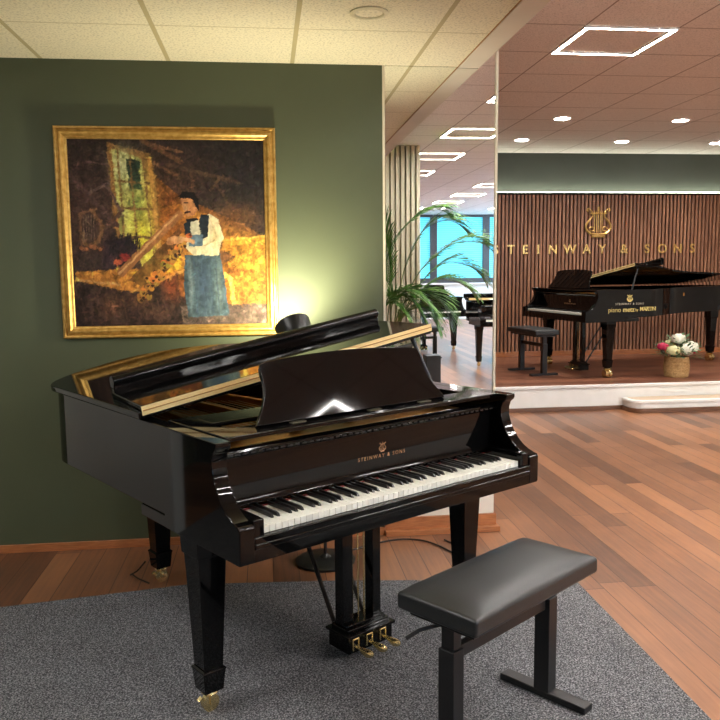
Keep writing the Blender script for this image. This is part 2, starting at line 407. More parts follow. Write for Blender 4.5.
    def inside(scale, y0): return [(p.x, max(p.y, y0)) for p in ii]
    mb = MB()
    poly = [(p.x, p.y) for p in ii if p.y > .46]
    mb.prism(poly, lambda u, v: Vector((u, v, .80)), lambda u, v: Vector((u, v, .812)))
    mb.build('soundboard', M['spruce'], th)
    mb = MB(); mb.box(-.654, .654, .240, .30, .84, .884); mb.box(-.654, .654, .30, .50, .872, .892)
    # plate flange and struts
    pin = offs(pts, .12); nn_ = len(ii); vs = []
    for P, z in ((ii, .862), (ii, .876), (pin, .876), (pin, .862)): vs += [Vector((p.x, p.y, z)) for p in P]
    fs = []
    for j in range(4):
        for i in range(nn_-1):
            a = j*nn_+i; b = ((j+1) % 4)*nn_+i; fs.append((a, a+1, b+1, b))
    mb.faces(vs, fs, True)
    for x0, x1, y1 in ((-.42, -.38, 1.60), (-.15, -.20, 1.66), (.12, .0, 1.55), (.38, .24, 1.26)):
        mb.faces([Vector(v) for v in ((x0-.012, .48, .876), (x0+.012, .48, .876), (x1+.012, sy(y1), .876), (x1-.012, sy(y1), .876), (x0-.012, .48, .915), (x0+.012, .48, .915), (x1+.012, sy(y1), .915), (x1-.012, sy(y1), .915))],
                 [(3, 2, 1, 0), (4, 5, 6, 7), (0, 1, 5, 4), (1, 2, 6, 5), (2, 3, 7, 6), (3, 0, 4, 7)])
    mb.build('plate', M['plate'], th)
    mb = MB()
    for i in range(40):
        x = -.60+1.16*i/39; y1 = 1.50-.75*max(0, (i/39-.15))**1.4*1.0
        mb.box(x-.0012, x+.0012, .47, sy(max(.8, y1)-.06), .893, .8945)
    so = mb.build('strings', M['strings'], th); so['kind'] = 'stuff'
    # music desk shelf
    if desk:
        mb = MB(); mb.box(-.648, .648, .178, .30, .966, .983); mb.box(-.648, -.56, .30, .58, .966, .983); mb.box(.56, .648, .30, .58, .966, .983); mb.box(-.56, .56, .42, .58, .966, .983)
        sh = mb.build('music_shelf', lac, th, bevel=.004)
        half = [(.448, 0), (.430, .030), (.402, .070), (.385, .11), (.380, .15), (.381, .18), (.376, .205), (.358, .218), (.25, .229), (.12, .236), (0, .238)]
        h2 = [(v.x, v.y) for v in spline([(a, b, 0) for a, b in half], 4)]
        poly = h2+[(-a, b) for a, b in h2[-2::-1]]
        T = Matrix.Translation((-.045, .247, .985)) @ Matrix.Rotation(R(90-23.7), 4, 'X')
        mb = MB(); mb.prism(poly, lambda u, v: T @ Vector((u, v, .008)), lambda u, v: T @ Vector((u, v, -.008)))
        dk = mb.build('music_desk', lac, th, bevel=.003)
        mb = MB(); mb.tube([(-.30, .30, .985), (-.30, .32, 1.10)], .005, 6); mb.tube([(.24, .30, .985), (.24, .32, 1.10)], .005, 6)
        mb.build('desk_strut', M['brass'], dk)
        if detail:
            for x in (-.33, .02, .28):
                mb = MB(); mb.box(x-.03, x+.03, .225, .243, .983, .9855); mb.build('desk_hinge', M['hinge_dull'], sh)
    # ---- lid
    a = R(lid_deg)
    def LT(u, y, w, x0=-HW-.008, z0=.988): return Vector((x0+u*math.cos(a)-w*math.sin(a), y, z0+u*math.sin(a)+w*math.cos(a)))
    lb = [(-.012, .62), (-.012, 1.0), (-.012, 1.42), (-.012, 1.515), (.015, 1.585), (.075, 1.64), (.16, 1.685), (.255, 1.708), (.345, 1.736), (.435, 1.747), (.525, 1.736), (.62, 1.702), (.70, 1.648), (.78, 1.57), (.85, 1.468), (.912, 1.358), (.985, 1.255), (1.07, 1.17), (1.17, 1.10), (1.27, 1.04), (1.355, .98), (1.415, .905), (1.44, .81), (1.445, .72), (1.445, .62)]
    lv = [Vector((p, sy(q), 0)) for p, q in lb]
    lp = [lv[0], lv[1]]+spline(lv[2:-2], 3)+[lv[-2], lv[-1]]
    lpoly = [(p.x, p.y) for p in lp]
    if not flap and lid_deg < 1:
        lpoly = [(0, .16)]+lpoly[1:-1]+[(1.445, .16)]
    mb = MB(); mb.prism(lpoly, lambda u, v: LT(u, v, 0), lambda u, v: LT(u, v, .026))
    lid = mb.build('lid', lac, th, bevel=.006, bseg=3)
    if flap:
        mb = MB(); 
        vsb = [LT(u_, y_, w_) for y_ in (.617, .6195) for u_, w_ in ((.0, .014), (1.445, .014), (1.445, .047), (.0, .047))]
        mb.faces(vsb, [(0, 1, 2, 3), (7, 6, 5, 4), (0, 4, 5, 1), (3, 2, 6, 7), (0, 3, 7, 4), (1, 5, 6, 2)])
        for f in (.26, .5, .75):
            mb.box(0, 0, 0, 0, 0, 0) if False else None
        hg = mb.build('hinge', M['brass_satin'], lid)
        mb = MB()
        cyl = [LT(.004, .616, .031), LT(1.441, .616, .031)]; mb.tube(cyl, .0022, 8); 
        mb.build('hinge_pin', M['plate'], hg)
        # folded flap lying on the lid, lip standing up
        mb = MB()
        mb.prism([(.004, .622), (.04, .975), (1.44, .975), (1.44, .622)], lambda u, v: LT(u, v, .0275), lambda u, v: LT(u, v, .047))
        lipp = [(.975, .0275), (.975, .066), (.965, .078), (.966, .092), (.975, .103), (.990, .107), (1.004, .100), (1.010, .086), (1.008, .0275)]
        mb.prism(lipp, lambda v, w: LT(.055, v, w), lambda v, w: LT(1.435, v, w), True)
        mb.build('front_flap', lac, lid, bevel=.004)
    if lid_deg > 3:
        mb = MB(); ut = 1.385; q = LT(ut, .70, 0); mb.tube([(HW-.022, .60, .975), (q.x, q.y, q.z)], .010, 8); mb.build('lid_prop', M['metal_black'], th)
    # ---- legs
    tail_y = L-.27
    for lx, ly in ((-.643, .346), (.637, .346), (-.265, tail_y+.03)):
        zt = .626 if ly < .5 else .672
        dz = wheel*2.5-.0675
        mb = MB(); mb.stack([(0, 0, .150+dz, .036, .036), (0, 0, .50, .049, .049), (0, 0, .56, .052, .052), (0, 0, .565, .058, .058), (0, 0, .60, .060, .060), (0, 0, zt, .060, .060)])
        mb.stack([(0, 0, .068+dz, .034, .034), (0, 0, .074+dz, .036, .036), (0, 0, .140+dz, .042, .042), (0, 0, .148+dz, .045, .045), (0, 0, .154+dz, .037, .037)])
        lg = mb.build('leg', lac, th, bevel=.002, loc=(lx, ly, 0), rotz=0)
        q = wheel/.027; mb = MB()
        for wz in ((0,) if wheel < .04 else (-.022, .022)):
            mb.lathe([(r_*q, z_*q+wz) for r_, z_ in ((.016, -.011), (.026, -.010), (.027, .010), (.016, .011))][::1], c=(0, 0, .027*q), T=Matrix.Rotation(PI/2, 4, 'X'), seg=20)
        mb.box(-.006*q, .006*q, -.017*q, -.012*q, .024*q, .06*q); mb.box(-.006*q, .006*q, .012*q, .017*q, .024*q, .06*q); mb.lathe([(.022*q, .056*q), (.026*q, .060*q), (.026, .068+dz)], seg=16)
        mb.tube([(-.028*q, 0, .050*q), (-.040*q, 0, .042*q)], .006*q, 6)
        mb.build('caster', M['brass'], lg, bevel=0)
    # ---- pedal lyre
    ly = MB(); ly.box(-.068, .158, .295, .42, .022, .086); ly.box(-.078, .168, .285, .43, .086, .098); ly.box(-.062, .150, .305, .41, .098, .114); ly.box(-.055, .138, .318, .397, .114, .126)
    for x0 in (-.062, .092): ly.box(x0, x0+.052-.01*(x0 > 0), .335, .385, .126, .60)
    ly.box(-.08, .15, .31, .41, .60, .626)
    lyo = ly.build('pedal_lyre', lac, th, bevel=.003)
    mb = MB()
    for x in (.006, .036, .066): mb.tube([(x, .36, .122), (x, .36, .60)], .0035, 8)
    mb.build('trapwork_rod', M['brass'], lyo)
    for x in (-.035, .035, .105):
        mb = MB(); mb.tube([(x, .30, .050), (x, .262, .050), (x+.003, .246, .045), (x+.008, .230, .041), (x+.014, .216, .040), (x+.018, .208, .040)], [.006, .008, .013, .016, .013, .006], 12)
        for p0, p1 in (((x-.014, .291, .036), (x-.014, .291, .080)), ((x+.014, .291, .036), (x+.014, .291, .080)), ((x-.014, .291, .080), (x+.014, .291, .080))): mb.tube([p0, p1], .0036, 6)
        mb.build('pedal', M['brass'], lyo)
    for x in (-.045, .105):
        mb = MB(); mb.tube([(x, .415, .11), (x+.02, .80, .676)], .0095, 8); mb.build('brace', M['metal_black'], lyo)
    return th

# ------------------------------------------------------------------ the setting
WY = 4.304; LOW = 2.588; HIGH = 3.05; SX = 1.17; SY = 10.6; BY = -14.2; ST = .27
mb = MB(); mb.box(-3.6, 9.2, BY-.2, SY+.2, -.10, 0); struct(mb, 'floor', M['floor'], 'reddish brown plank floor')
mb = MB(); mb.box(-3.6, SX-.115, -5.0, WY, LOW, LOW+.02); struct(mb, 'ceiling', M['tile_low'], 'low cream tiled ceiling')
mb = MB(); mb.box(SX-.115, SX, -5.0, WY, LOW-.006, LOW+.02); mb.box(SX-.02, SX, -5.0, WY, LOW+.02, HIGH); struct(mb, 'trim_1', M['ceil_plain'], 'plain edge of the low ceiling', bevel=.003)
mb = MB(); mb.box(SX-.121, SX-.115, -5.0, WY, LOW-.002, LOW+.01); struct(mb, 'trim_2', M['gold_dark'])
mb = MB(); mb.box(-3.6, 9.2, BY-.2, SY+.2, HIGH, HIGH+.1); struct(mb, 'ceiling', M['tile_high'], 'high tiled ceiling of the main room')
# green wall with the mirror at its free end
mb = MB(); mb.box(-3.6, .638, WY, WY+.24, 0, HIGH); struct(mb, 'wall_back', M['green'], 'olive green wall')
mb = MB(); mb.box(.638, 1.277, WY+.02, WY+.24, 0, HIGH); struct(mb, 'wall_mirror_end', M['cream'], 'cream end panel behind the mirror')
mb = MB(); mb.box(.638, 1.277, WY+.004, WY+.02, 0, .42); struct(mb, 'trim_3', M['cream'])
root = empty('wall_mirror', ((.638+1.277)/2, WY+.01, .42), 0, 'tall frameless mirror panel on the end of the green wall, reflecting palm and pianos', 'mirror')
W2 = (1.277-.638)/2
mb = MB(); mb.box(-W2+.014, W2-.014, -.004, .008, .0, HIGH-.42-.004); mb.build('mirror_glass', M['mirror'], root)
for x0 in (-W2, W2-.013):
    mb = MB(); mb.box(x0, x0+.013, -.014, .008, 0, HIGH-.42-.004); mb.build('mirror_edge', M['warm_white'], root)
mb = MB(); mb.box(-1.9, .638, WY-.014, WY, 0, .045); struct(mb, 'baseboard_back', M['skirting'], bevel=.003)
mb = MB(); mb.box(.638, 1.288, WY-.016, WY, 0.03, .098); mb.box(1.277, 1.288, WY, WY+.24, 0.03, .098)
mb.box(.638, 1.302, WY-.05, WY, 0, .030); mb.box(1.277, 1.302, WY, WY+.24, 0, .030); struct(mb, 'baseboard_mirror', M['skirting'], bevel=.003)
mb = MB(); mb.box(-2.02, -1.9, 3.56, WY, 0, LOW); struct(mb, 'wall_left', M['greywall'], 'pale side wall')
mb = MB(); mb.box(-3.6, -3.5, BY, SY, 0, HIGH); struct(mb, 'wall_far_left', M['green_dark'])
mb = MB(); mb.box(9.1, 9.2, BY, SY, 0, .95); mb.box(9.1, 9.2, BY, SY, 2.75, HIGH); mb.box(9.1, 9.2, -5.4, SY, .95, 2.75)
for k in range(6): mb.box(9.1, 9.2, BY+1.76*k-.05, BY+1.76*k+.05, .95, 2.75)
struct(mb, 'wall_right', M['greywall'])
M['fill_pane'] = emis('added_fill_pane', (.52, .74, 1.), 7.)  # glowing pane added out of view to brighten the far ceiling and floor
mb = MB(); mb.box(9.13, 9.15, BY, -5.4, .95, 2.75); struct(mb, 'window_4', M['fill_pane'], 'added row of glowing window panes along the unseen right side')
mb = MB(); mb.box(-3.6, 9.2, SY, SY+.15, 0, HIGH); struct(mb, 'wall_stage', M['green_dark'], 'dark green wall behind the stage')
# stage
mb = MB(); mb.box(-.2, 9.1, 7.86, SY, .0, ST-.012); struct(mb, 'trim_4', M['white'], 'white stage riser')
mb = MB(); mb.box(-.2, 9.1, 7.858, SY, ST-.012, ST); struct(mb, 'floor_stage', M['stage_floor'], 'wooden stage deck')
mb = MB(); mb.box(-.2, 9.1, 7.835, 7.858, ST-.03, ST+.002); struct(mb, 'trim_5', M['white'], 'white nosing of the stage', bevel=.006)
mb = MB(); mb.box(-.2, 9.1, 7.84, 7.86, 0, .042); struct(mb, 'baseboard_stage', M['dark_skirt'], bevel=.003)
# step
def rounded(x0, x1, y0, y1, r, n=8):
    pts = [(x1, y0), (x1, y1), (x0, y1)]
    for i in range(n+1):
        a = PI+PI/2*i/n; pts.append((x0+r+r*math.cos(a), y0+r+r*math.sin(a)))
    return pts
root = empty('stage_step', (4.6, 7.84, 0), 0, 'low white step with tan tread and rounded corner in front of the stage', 'step')
def lp(P, z0, z1): 
    m_ = MB(); m_.prism(P, lambda u, v: Vector((u-4.6, v-7.84, z0)), lambda u, v: Vector((u-4.6, v-7.84, z1))); return m_
lp(rounded(3.72, 7.4, 7.60, 7.834, .13), .045, .098).build('riser', M['white'], root, bevel=.003)
lp(rounded(3.705, 7.4, 7.585, 7.834, .14), .098, .128).build('nosing', M['white'], root, bevel=.006)
lp(rounded(3.765, 7.4, 7.645, 7.833, .11), .128, .131).build('tread', M['tan_board'], root)
lp(rounded(3.705, 7.4, 7.585, 7.834, .14), 0, .045).build('kick_strip', M['dark_skirt'], root, bevel=.003)
# slatted walnut panel on the stage wall
mb = MB(); mb.mat(M['slat_back']).box(1.0, 8.6, SY-.05, SY-.001, ST+.07, 2.50)
mb.mat(M['slat'])
x = 1.0
while x < 8.58:
    mb.box(x, x+.031, SY-.085, SY-.05, ST+.07, 2.50); x += .0535
struct(mb, 'wall_stage_slats', None, 'vertical walnut slats behind the stage', angle=0)
mb = MB(); mb.box(1.0, 8.6, SY-.09, SY-.001, ST, ST+.07); struct(mb, 'baseboard_slats', M['skirting'], bevel=.003)
mb = MB(); mb.box(1.0, 8.6, SY-.10, SY-.085, 2.485, 2.513); mb.box(1.0, 8.6, SY-.10, SY-.001, 2.485, 2.50); struct(mb, 'trim_6', M['slat_back'], 'dark cap rail over the slats')
mb = MB(); mb.box(1.02, 8.58, SY-.085, SY-.060, 2.510, 2.519); o = mb.build('cove_light', M['cove']); tag(o, 'long thin light strip glowing above the slatted stage wall', 'light strip')
# STEINWAY & SONS sign
root = empty('wall_sign', (4.62, SY-.085, 1.74), 0, 'brass lettering and lyre emblem mounted on the slatted stage wall', 'sign')
def px_x(u, Y): # where a sight line in the photo meets the wall
    return CAMX(u, 251, Y)
CAMH = 1.5125; PIT = .1162; ROL = -.0097; YAW = .1167; FPX = 785.6
fw = Vector((math.sin(YAW)*math.cos(PIT), math.cos(YAW)*math.cos(PIT), -math.sin(PIT)))
r0 = Vector((math.cos(YAW), -math.sin(YAW), 0)); u0 = r0.cross(fw)
cr = r0*math.cos(ROL)+u0*math.sin(ROL); cu_ = -r0*math.sin(ROL)+u0*math.cos(ROL)
def CAMX(u, v, Y):
    d = cr*((u-360)/FPX)-cu_*((v-360)/FPX)+fw
    return d.x*Y/d.y
FX = Matrix.Rotation(PI/2, 4, 'X')
for ch, u in zip('STEINWAY&SONS', (495.5, 510.7, 525, 538, 552.6, 569.7, 586.5, 601.8, 623.8, 646.8, 662, 677.4, 692)):
    x = CAMX(u, 251, SY-.09)-4.62
    text_obj(ch, .172, .006, 'letter', M['letter'], root, Matrix.Translation((x, -.009, 0)) @ FX, weight=.003)
xl = CAMX(598, 223, SY-.09)-4.62
lyre_mb(Matrix.Translation((xl, -.014, .37)) @ FX, .46, .0105, 5).build('lyre_emblem', M['letter'], root)

# ------------------------------------------------------------------ windows and far wall (seen in the mirror)
WX = [(3.10, 4.78), (4.98, 6.36), (6.56, 7.94)]
mb = MB(); mb.box(-3.6, 9.2, BY-.15, BY, 0, 1.10); mb.box(-3.6, 2.95, BY-.15, BY, 1.10, HIGH); mb.box(8.1, 9.2, BY-.15, BY, 1.10, HIGH)
struct(mb, 'wall_front', M['white'], 'white window wall behind the camera')
mb = MB(); mb.box(2.9, 8.15, BY, BY+.16, 1.02, 1.06); struct(mb, 'trim_7', M['white'], 'window sill', bevel=.004)
M['blind'] = noise_mat('blind_fabric', rgb(96, 190, 214), rgb(120, 206, 226), 2, .8)
def blind():
    m, nt, b = new_mat('sunlit_blind')
    ge = N(nt, 'ShaderNodeNewGeometry'); sp = N(nt, 'ShaderNodeSeparateXYZ'); nt.links.new(ge.outputs['Position'], sp.inputs[0])
    w = N(nt, 'ShaderNodeMath', operation='PINGPONG'); w.inputs[1].default_value = .03; nt.links.new(sp.outputs['Z'], w.inputs[0])
    mr = N(nt, 'ShaderNodeMapRange'); mr.inputs['From Max'].default_value = .03; nt.links.new(w.outputs[0], mr.inputs['Value'])
    rp = ramp(nt, [(.0, rgb(60, 172, 206)), (.35, rgb(92, 208, 236)), (1, rgb(110, 222, 246))]); nt.links.new(mr.outputs[0], rp.inputs[0])
    nt.links.new(rp.outputs[0], b.inputs['Emission Color']); b.inputs['Emission Strength'].default_value = .44
    nt.links.new(rp.outputs[0], b.inputs['Base Color'])
    return m, b
M['blind'], blind_b = blind()
for i, (a, b) in enumerate(WX):
    root = empty('window_%d' % (i+1), ((a+b)/2, BY, 1.1)); root['kind'] = 'structure'; w = (b-a)/2
    mb = MB(); mb.box(-w-.10, -w, -.10, .02, -.04, HIGH-1.104); mb.box(w, w+.10, -.10, .02, -.04, HIGH-1.104); mb.box(-w, w, -.10, .02, -.04, .10); mb.box(-w, w, -.10, .02, HIGH-1.18, HIGH-1.104)
    mb.build('window_frame', M['charcoal'], root, bevel=.004)
    mb = MB(); mb.box(-w, w, -.06, -.05, .10, HIGH-1.18); mb.build('window_blind', M['blind'], root)
for x, s in ((3.9, 0), (5.6, 1), (7.2, 2)):
    mb = MB(); mb.box(-.62, .62, 0, .09, 0.001, .76)
    for k in range(30): mb.box(-.61+.041*k, -.61+.041*k+.022, .09, .10, .05, .73)
    o = mb.build('radiator', M['radiator'], bevel=.003, loc=(x, BY+.005, .0)); tag(o, ['white ribbed radiator under the first window', 'white ribbed radiator under the middle window, behind the pianos', 'white ribbed radiator under the last window'][s], 'radiator', 'radiators under the windows')

# ------------------------------------------------------------------ ceiling lights
def led_frame(x, y, label):
    r_ = empty('ceiling_light', (x+.31, y+.31, HIGH), 0, label, 'ceiling light', 'square LED frame ceiling lights')
    mb = MB(); h = .31; t = .022
    mb.box(-h, h, -h, -h+t, -.012, -.005); mb.box(-h, h, h-t, h, -.012, -.005); mb.box(-h, -h+t, -h+t, h-t, -.012, -.005); mb.box(h-t, h, -h+t, h-t, -.012, -.005)
    mb.build('light_strip', M['led'], r_)
    mb = MB()
    for h1, h2 in ((h, h+.006), (h-t-.006, h-t)):
        mb.box(-h2, h2, -h2, -h1, -.015, -.001); mb.box(-h2, h2, h1, h2, -.015, -.001); mb.box(-h2, -h1, -h1, h1, -.015, -.001); mb.box(h1, h2, -h1, h1, -.015, -.001)
    mb.build('frame', M['white'], r_)
    return r_
fy = [5.06, 3.05, 1.26, -.75, -2.62, -4.55, -6.42, -8.33, -10.2, -12.1]
names_y = ['in front of the stage', 'before the mirror pillar', 'beside the low ceiling edge', 'seen high in the mirror', 'over the slat screen', 'over the reflected pianos', 'past the reflected pianos', 'towards the windows', 'near the windows', 'closest to the windows']
for c, x in enumerate((2.08, 3.99, 5.90)):
    for j, y in enumerate(fy):
        led_frame(x, y, 'glowing square ceiling light frame %s, %s row' % (names_y[j], ['left', 'middle', 'right'][c]))
led_frame(-1.75, 1.79, 'added square ceiling light frame in the low ceiling, out of view left of the carpet').location.z = LOW  # extra frame added out of view to brighten the pale side wall
for i, (x, y) in enumerate([(3.10, 8.12), (4.42, 8.15), (5.72, 8.18), (3.12, 9.5), (4.42, 9.55), (5.70, 9.60)]):
    r_ = empty('downlight', (x, y, HIGH), 0, 'round recessed downlight over the stage, %s row, %s' % ('front' if i < 3 else 'rear', ['first from the left', 'second from the left', 'third from the left'][i % 3]), 'downlight', 'round downlights over the stage')
    mb = MB(); mb.lathe([(.085, -.004), (.085, -.010), (.02, -.012), (.001, -.012)][::-1] if False else [(.001, -.012), (.075, -.011), (.085, -.006), (.085, -.001)], seg=20); mb.build('lens', M['spot_on'], r_)
    mb = MB(); mb.lathe([(.086, -.001), (.100, -.001), (.100, -.007), (.086, -.009)], seg=24); mb.build('ring', M['white'], r_)
r_ = empty('ceiling_speaker', (.456, 3.442, LOW), 0, 'round unlit fitting in the low tiled ceiling', 'ceiling fitting')
mb = MB(); mb.lathe([(.001, -.004), (.058, -.004), (.058, -.001), (.001, -.001)], seg=28); mb.build('grille', M['tile_low'], r_)
mb = MB()
for a, b_ in ((.060, .082),): mb.lathe([(a, -.001), (a, -.006), (a+.006, -.010), (b_, -.006), (b_, -.001)], seg=32)
mb.build('ring', M['speaker_grille'], r_)

# ------------------------------------------------------------------ rug
mb = MB()
mb.prism([(-2.6, .6), (1.43, .6), (1.452, 3.50), (1.0, 3.575), (.30, 3.665), (-.40, 3.72), (-1.23, 3.575), (-2.6, 3.56)], lambda u, v: Vector((u, v, .0005)), lambda u, v: Vector((u, v, .0045)))
o = mb.build('carpet', M['carpet'], bevel=.003); tag(o, 'large dark grey carpet under the front piano and bench', 'carpet')

# ------------------------------------------------------------------ pianos
piano('grand_piano', 'black grand piano on the grey carpet with the short lid prop up, under the painting', 'black grand pianos', (.5, 2.6595, .005), .5797, 1.74, True, wheel=.031)
sp_ = piano('grand_piano', 'long black concert grand piano standing on the stage', 'black grand pianos', (3.31, 8.905, ST), R(-80), 2.74, False, lid_deg=9.5, wheel=.046)
# markings on the treble side of the stage piano
TS = Matrix.Translation((HW+.0012, .53, .88)) @ Matrix.Rotation(PI/2, 4, 'Z') @ FX
lyre_mb(Matrix.Translation((HW+.0015, .56, .885)) @ Matrix.Rotation(PI/2, 4, 'Z') @ FX, .085, .0028).build('lyre_decal', M['decal_bright'], sp_)
text_obj('STEINWAY & SONS', .033, .0004, 'maker_lettering', M['decal_pale'], sp_, Matrix.Translation((HW+.0012, .56, .822)) @ Matrix.Rotation(PI/2, 4, 'Z') @ FX, spacing=1.35)
text_obj('piano', .075, .0004, 'shop_lettering', M['decal_bright'], sp_, Matrix.Translation((HW+.0012, .37, .758)) @ Matrix.Rotation(PI/2, 4, 'Z') @ FX, weight=-.0006)
text_obj('metz', .075, .0006, 'shop_lettering', M['decal_bright'], sp_, Matrix.Translation((HW+.0012, .55, .758)) @ Matrix.Rotation(PI/2, 4, 'Z') @ FX, weight=.0011)
text_obj('by', .045, .0004, 'shop_lettering', M['decal_bright'], sp_, Matrix.Translation((HW+.0012, .655, .754)) @ Matrix.Rotation(PI/2, 4, 'Z') @ FX)
text_obj('MARTIN', .062, .0006, 'shop_lettering', M['decal_bright'], sp_, Matrix.Translation((HW+.0012, .80, .760)) @ Matrix.Rotation(PI/2, 4, 'Z') @ FX, weight=.001, spacing=.9)
piano('grand_piano', 'black grand piano seen keyboard-on in the mirror at its right edge', 'black grand pianos', (3.85, -2.75, 0), PI, 2.11, False, lid_deg=0, desk=False, logo=False)
piano('grand_piano', 'black grand piano seen in the mirror behind the palm, with closed lid', 'black grand pianos', (2.90, -5.10, 0), R(164), 1.9, False, lid_deg=0, desk=True, logo=False)

mb = MB(); mb.box(-.15, .15, -.11, .11, 0, .004); mb.box(.16, .42, -.10, .10, 0, .003)
o = mb.build('sheet_music', M['paper'], loc=(3.55, -3.20, 1.0145)); tag(o, 'white sheets of paper lying on the closed piano lid at the mirror edge', 'paper')
# ------------------------------------------------------------------ benches
def bench(loc, rz, label, w=.69, d=.305):
    th = empty('piano_bench', loc, rz, label, 'piano bench', 'black adjustable piano benches')
    mb = MB(); n = 8
    # cushion with pillowed top
    nx, ny = 16, 10; hw, hd = w/2, d/2; V = {}
    def prof(t): return 1-abs(t)**6
    vs = []; fs = []
    for lay in (0, 1):
        for j in range(ny+1):
            for i in range(nx+1):
                u = -1+2*i/nx; v = -1+2*j/ny
                z = (.018*(prof(u)*prof(v)) + .528) if lay == 0 else .472
                vs.append(Vector((u*hw, v*hd, z)))
    S = (nx+1)*(ny+1)
    for j in range(ny):
        for i in range(nx):
            a = j*(nx+1)+i; fs.append((a, a+1, a+nx+2, a+nx+1)); fs.append((S+a, S+a+nx+1, S+a+nx+2, S+a+1))
    bd = [i for i in range(nx+1)]+[(j*(nx+1)+nx) for j in range(1, ny+1)]+[ny*(nx+1)+i for i in range(nx-1, -1, -1)]+[j*(nx+1) for j in range(ny-1, 0, -1)]
    for q in range(len(bd)):
        a, b = bd[q], bd[(q+1) % len(bd)]; fs.append((a, S+a, S+b, b))
    mb.faces(vs, fs, True)
    mb.build('seat', M['leather'], th, bevel=.013, bseg=4)
    mb = MB(); mb.box(-w/2+.03, w/2-.03, -d/2+.03, d/2-.03, .452, .4715); mb.build('seat_board', M['metal_black'], th, bevel=.003)
    for sx in (-1, 1):
        x = sx*.265
        mb = MB(); mb.box(x-.026, x+.026, -.030, .030, .014, .370); mb.build('leg', M['metal_black'], th, bevel=.003)
        mb = MB(); mb.box(x-.018, x+.018, -.024, .024, .370, .452); mb.build('inner_column', M['metal_black'], th, bevel=.002)
        mb = MB(); mb.box(x-.027, x+.027, -.172, .172, .0055, .030); mb.build('foot', M['metal_black'], th, bevel=.004)
    mb = MB(); mb.box(-.239, .239, -.014, .014, .330, .370); mb.build('cross_bar', M['metal_black'], th, bevel=.003)
    mb = MB(); mb.tube([(-.20, .0, .442), (-.33, .070, .425), (-.37, .09, .405)], .0065, 8); mb.build('adjusting_lever', M['metal_black'], th)
    return th
bench((.737, 2.377, 0), .665, 'black padded bench with adjustable legs in front of the nearest piano')
bench((3.09, 8.90, ST-.0055), R(-80), 'black padded bench on the stage in front of the concert grand')
bench((2.55, -4.25, -.0055), R(158), 'black padded bench seen in the mirror below the palm fronds')

# ------------------------------------------------------------------ floor lamp behind the piano
lamp = empty('uplighter_lamp', (.27, 3.93, 0), 0, 'black floor-standing spotlight behind the front piano, round base and domed head', 'floor lamp')
mb = MB(); mb.lathe([(.150, .0005), (.155, .006), (.155, .014), (.14, .022), (.03, .030), (.012, .045)], seg=32); mb.build('base', M['metal_black'], lamp)
mb = MB(); mb.tube([(0, 0, .03), (0, 0, .75), (-.05, 0, 1.0), (-.12, .0, 1.12)], .009, 10); mb.build('pole', M['metal_black'], lamp)
HEAD = Vector((.135, 3.94, 1.20)); AIM = Vector((.0, 4.22, 1.56))
dirv = (AIM-HEAD).normalized(); q = dirv.to_track_quat('Z', 'Y').to_matrix().to_4x4()
mb = MB(); mb.lathe([(.004, -.088), (.030, -.084), (.056, -.070), (.076, -.042), (.087, .0), (.092, .045), (.086, .045), (.080, .0), (.066, -.036), (.010, -.062)], c=HEAD-Vector(lamp.location), T=q, seg=28); mb.build('lamp_head', M['satin'], lamp)
mb = MB(); mb.lathe([(.001, -.045), (.03, -.04), (.034, -.01), (.02, .005), (.001, .008)], c=HEAD-Vector(lamp.location), T=q, seg=16); mb.build('bulb', emis('lamp_bulb', (1, .88, .62), 8), lamp)

# ------------------------------------------------------------------ cables
mb = MB(); mb.tube(spline([(.95, 4.15, .006), (1.0, 4.05, .006), (1.06, 3.98, .006), (.98, 3.90, .006), (.90, 4.06, .006), (.82, 4.16, .006), (.70, 4.19, .006), (.55, 4.14, .006), (.40, 4.05, .006)], 6), .0045, 6)
o = mb.build('power_cable', M['cable']); tag(o, 'thin black cable lying on the floorboards below the mirror', 'cable')
mb = MB(); mb.tube(spline([(-.62, 3.80, .10), (-.66, 3.80, .055), (-.70, 3.84, .02), (-.70, 3.88, .006), (-.66, 3.82, .006), (-.60, 3.755, .006)], 6), .004, 6)
o = mb.build('power_cable', M['cable']); tag(o, 'thin black cable dangling by the rear caster of the front piano', 'cable')
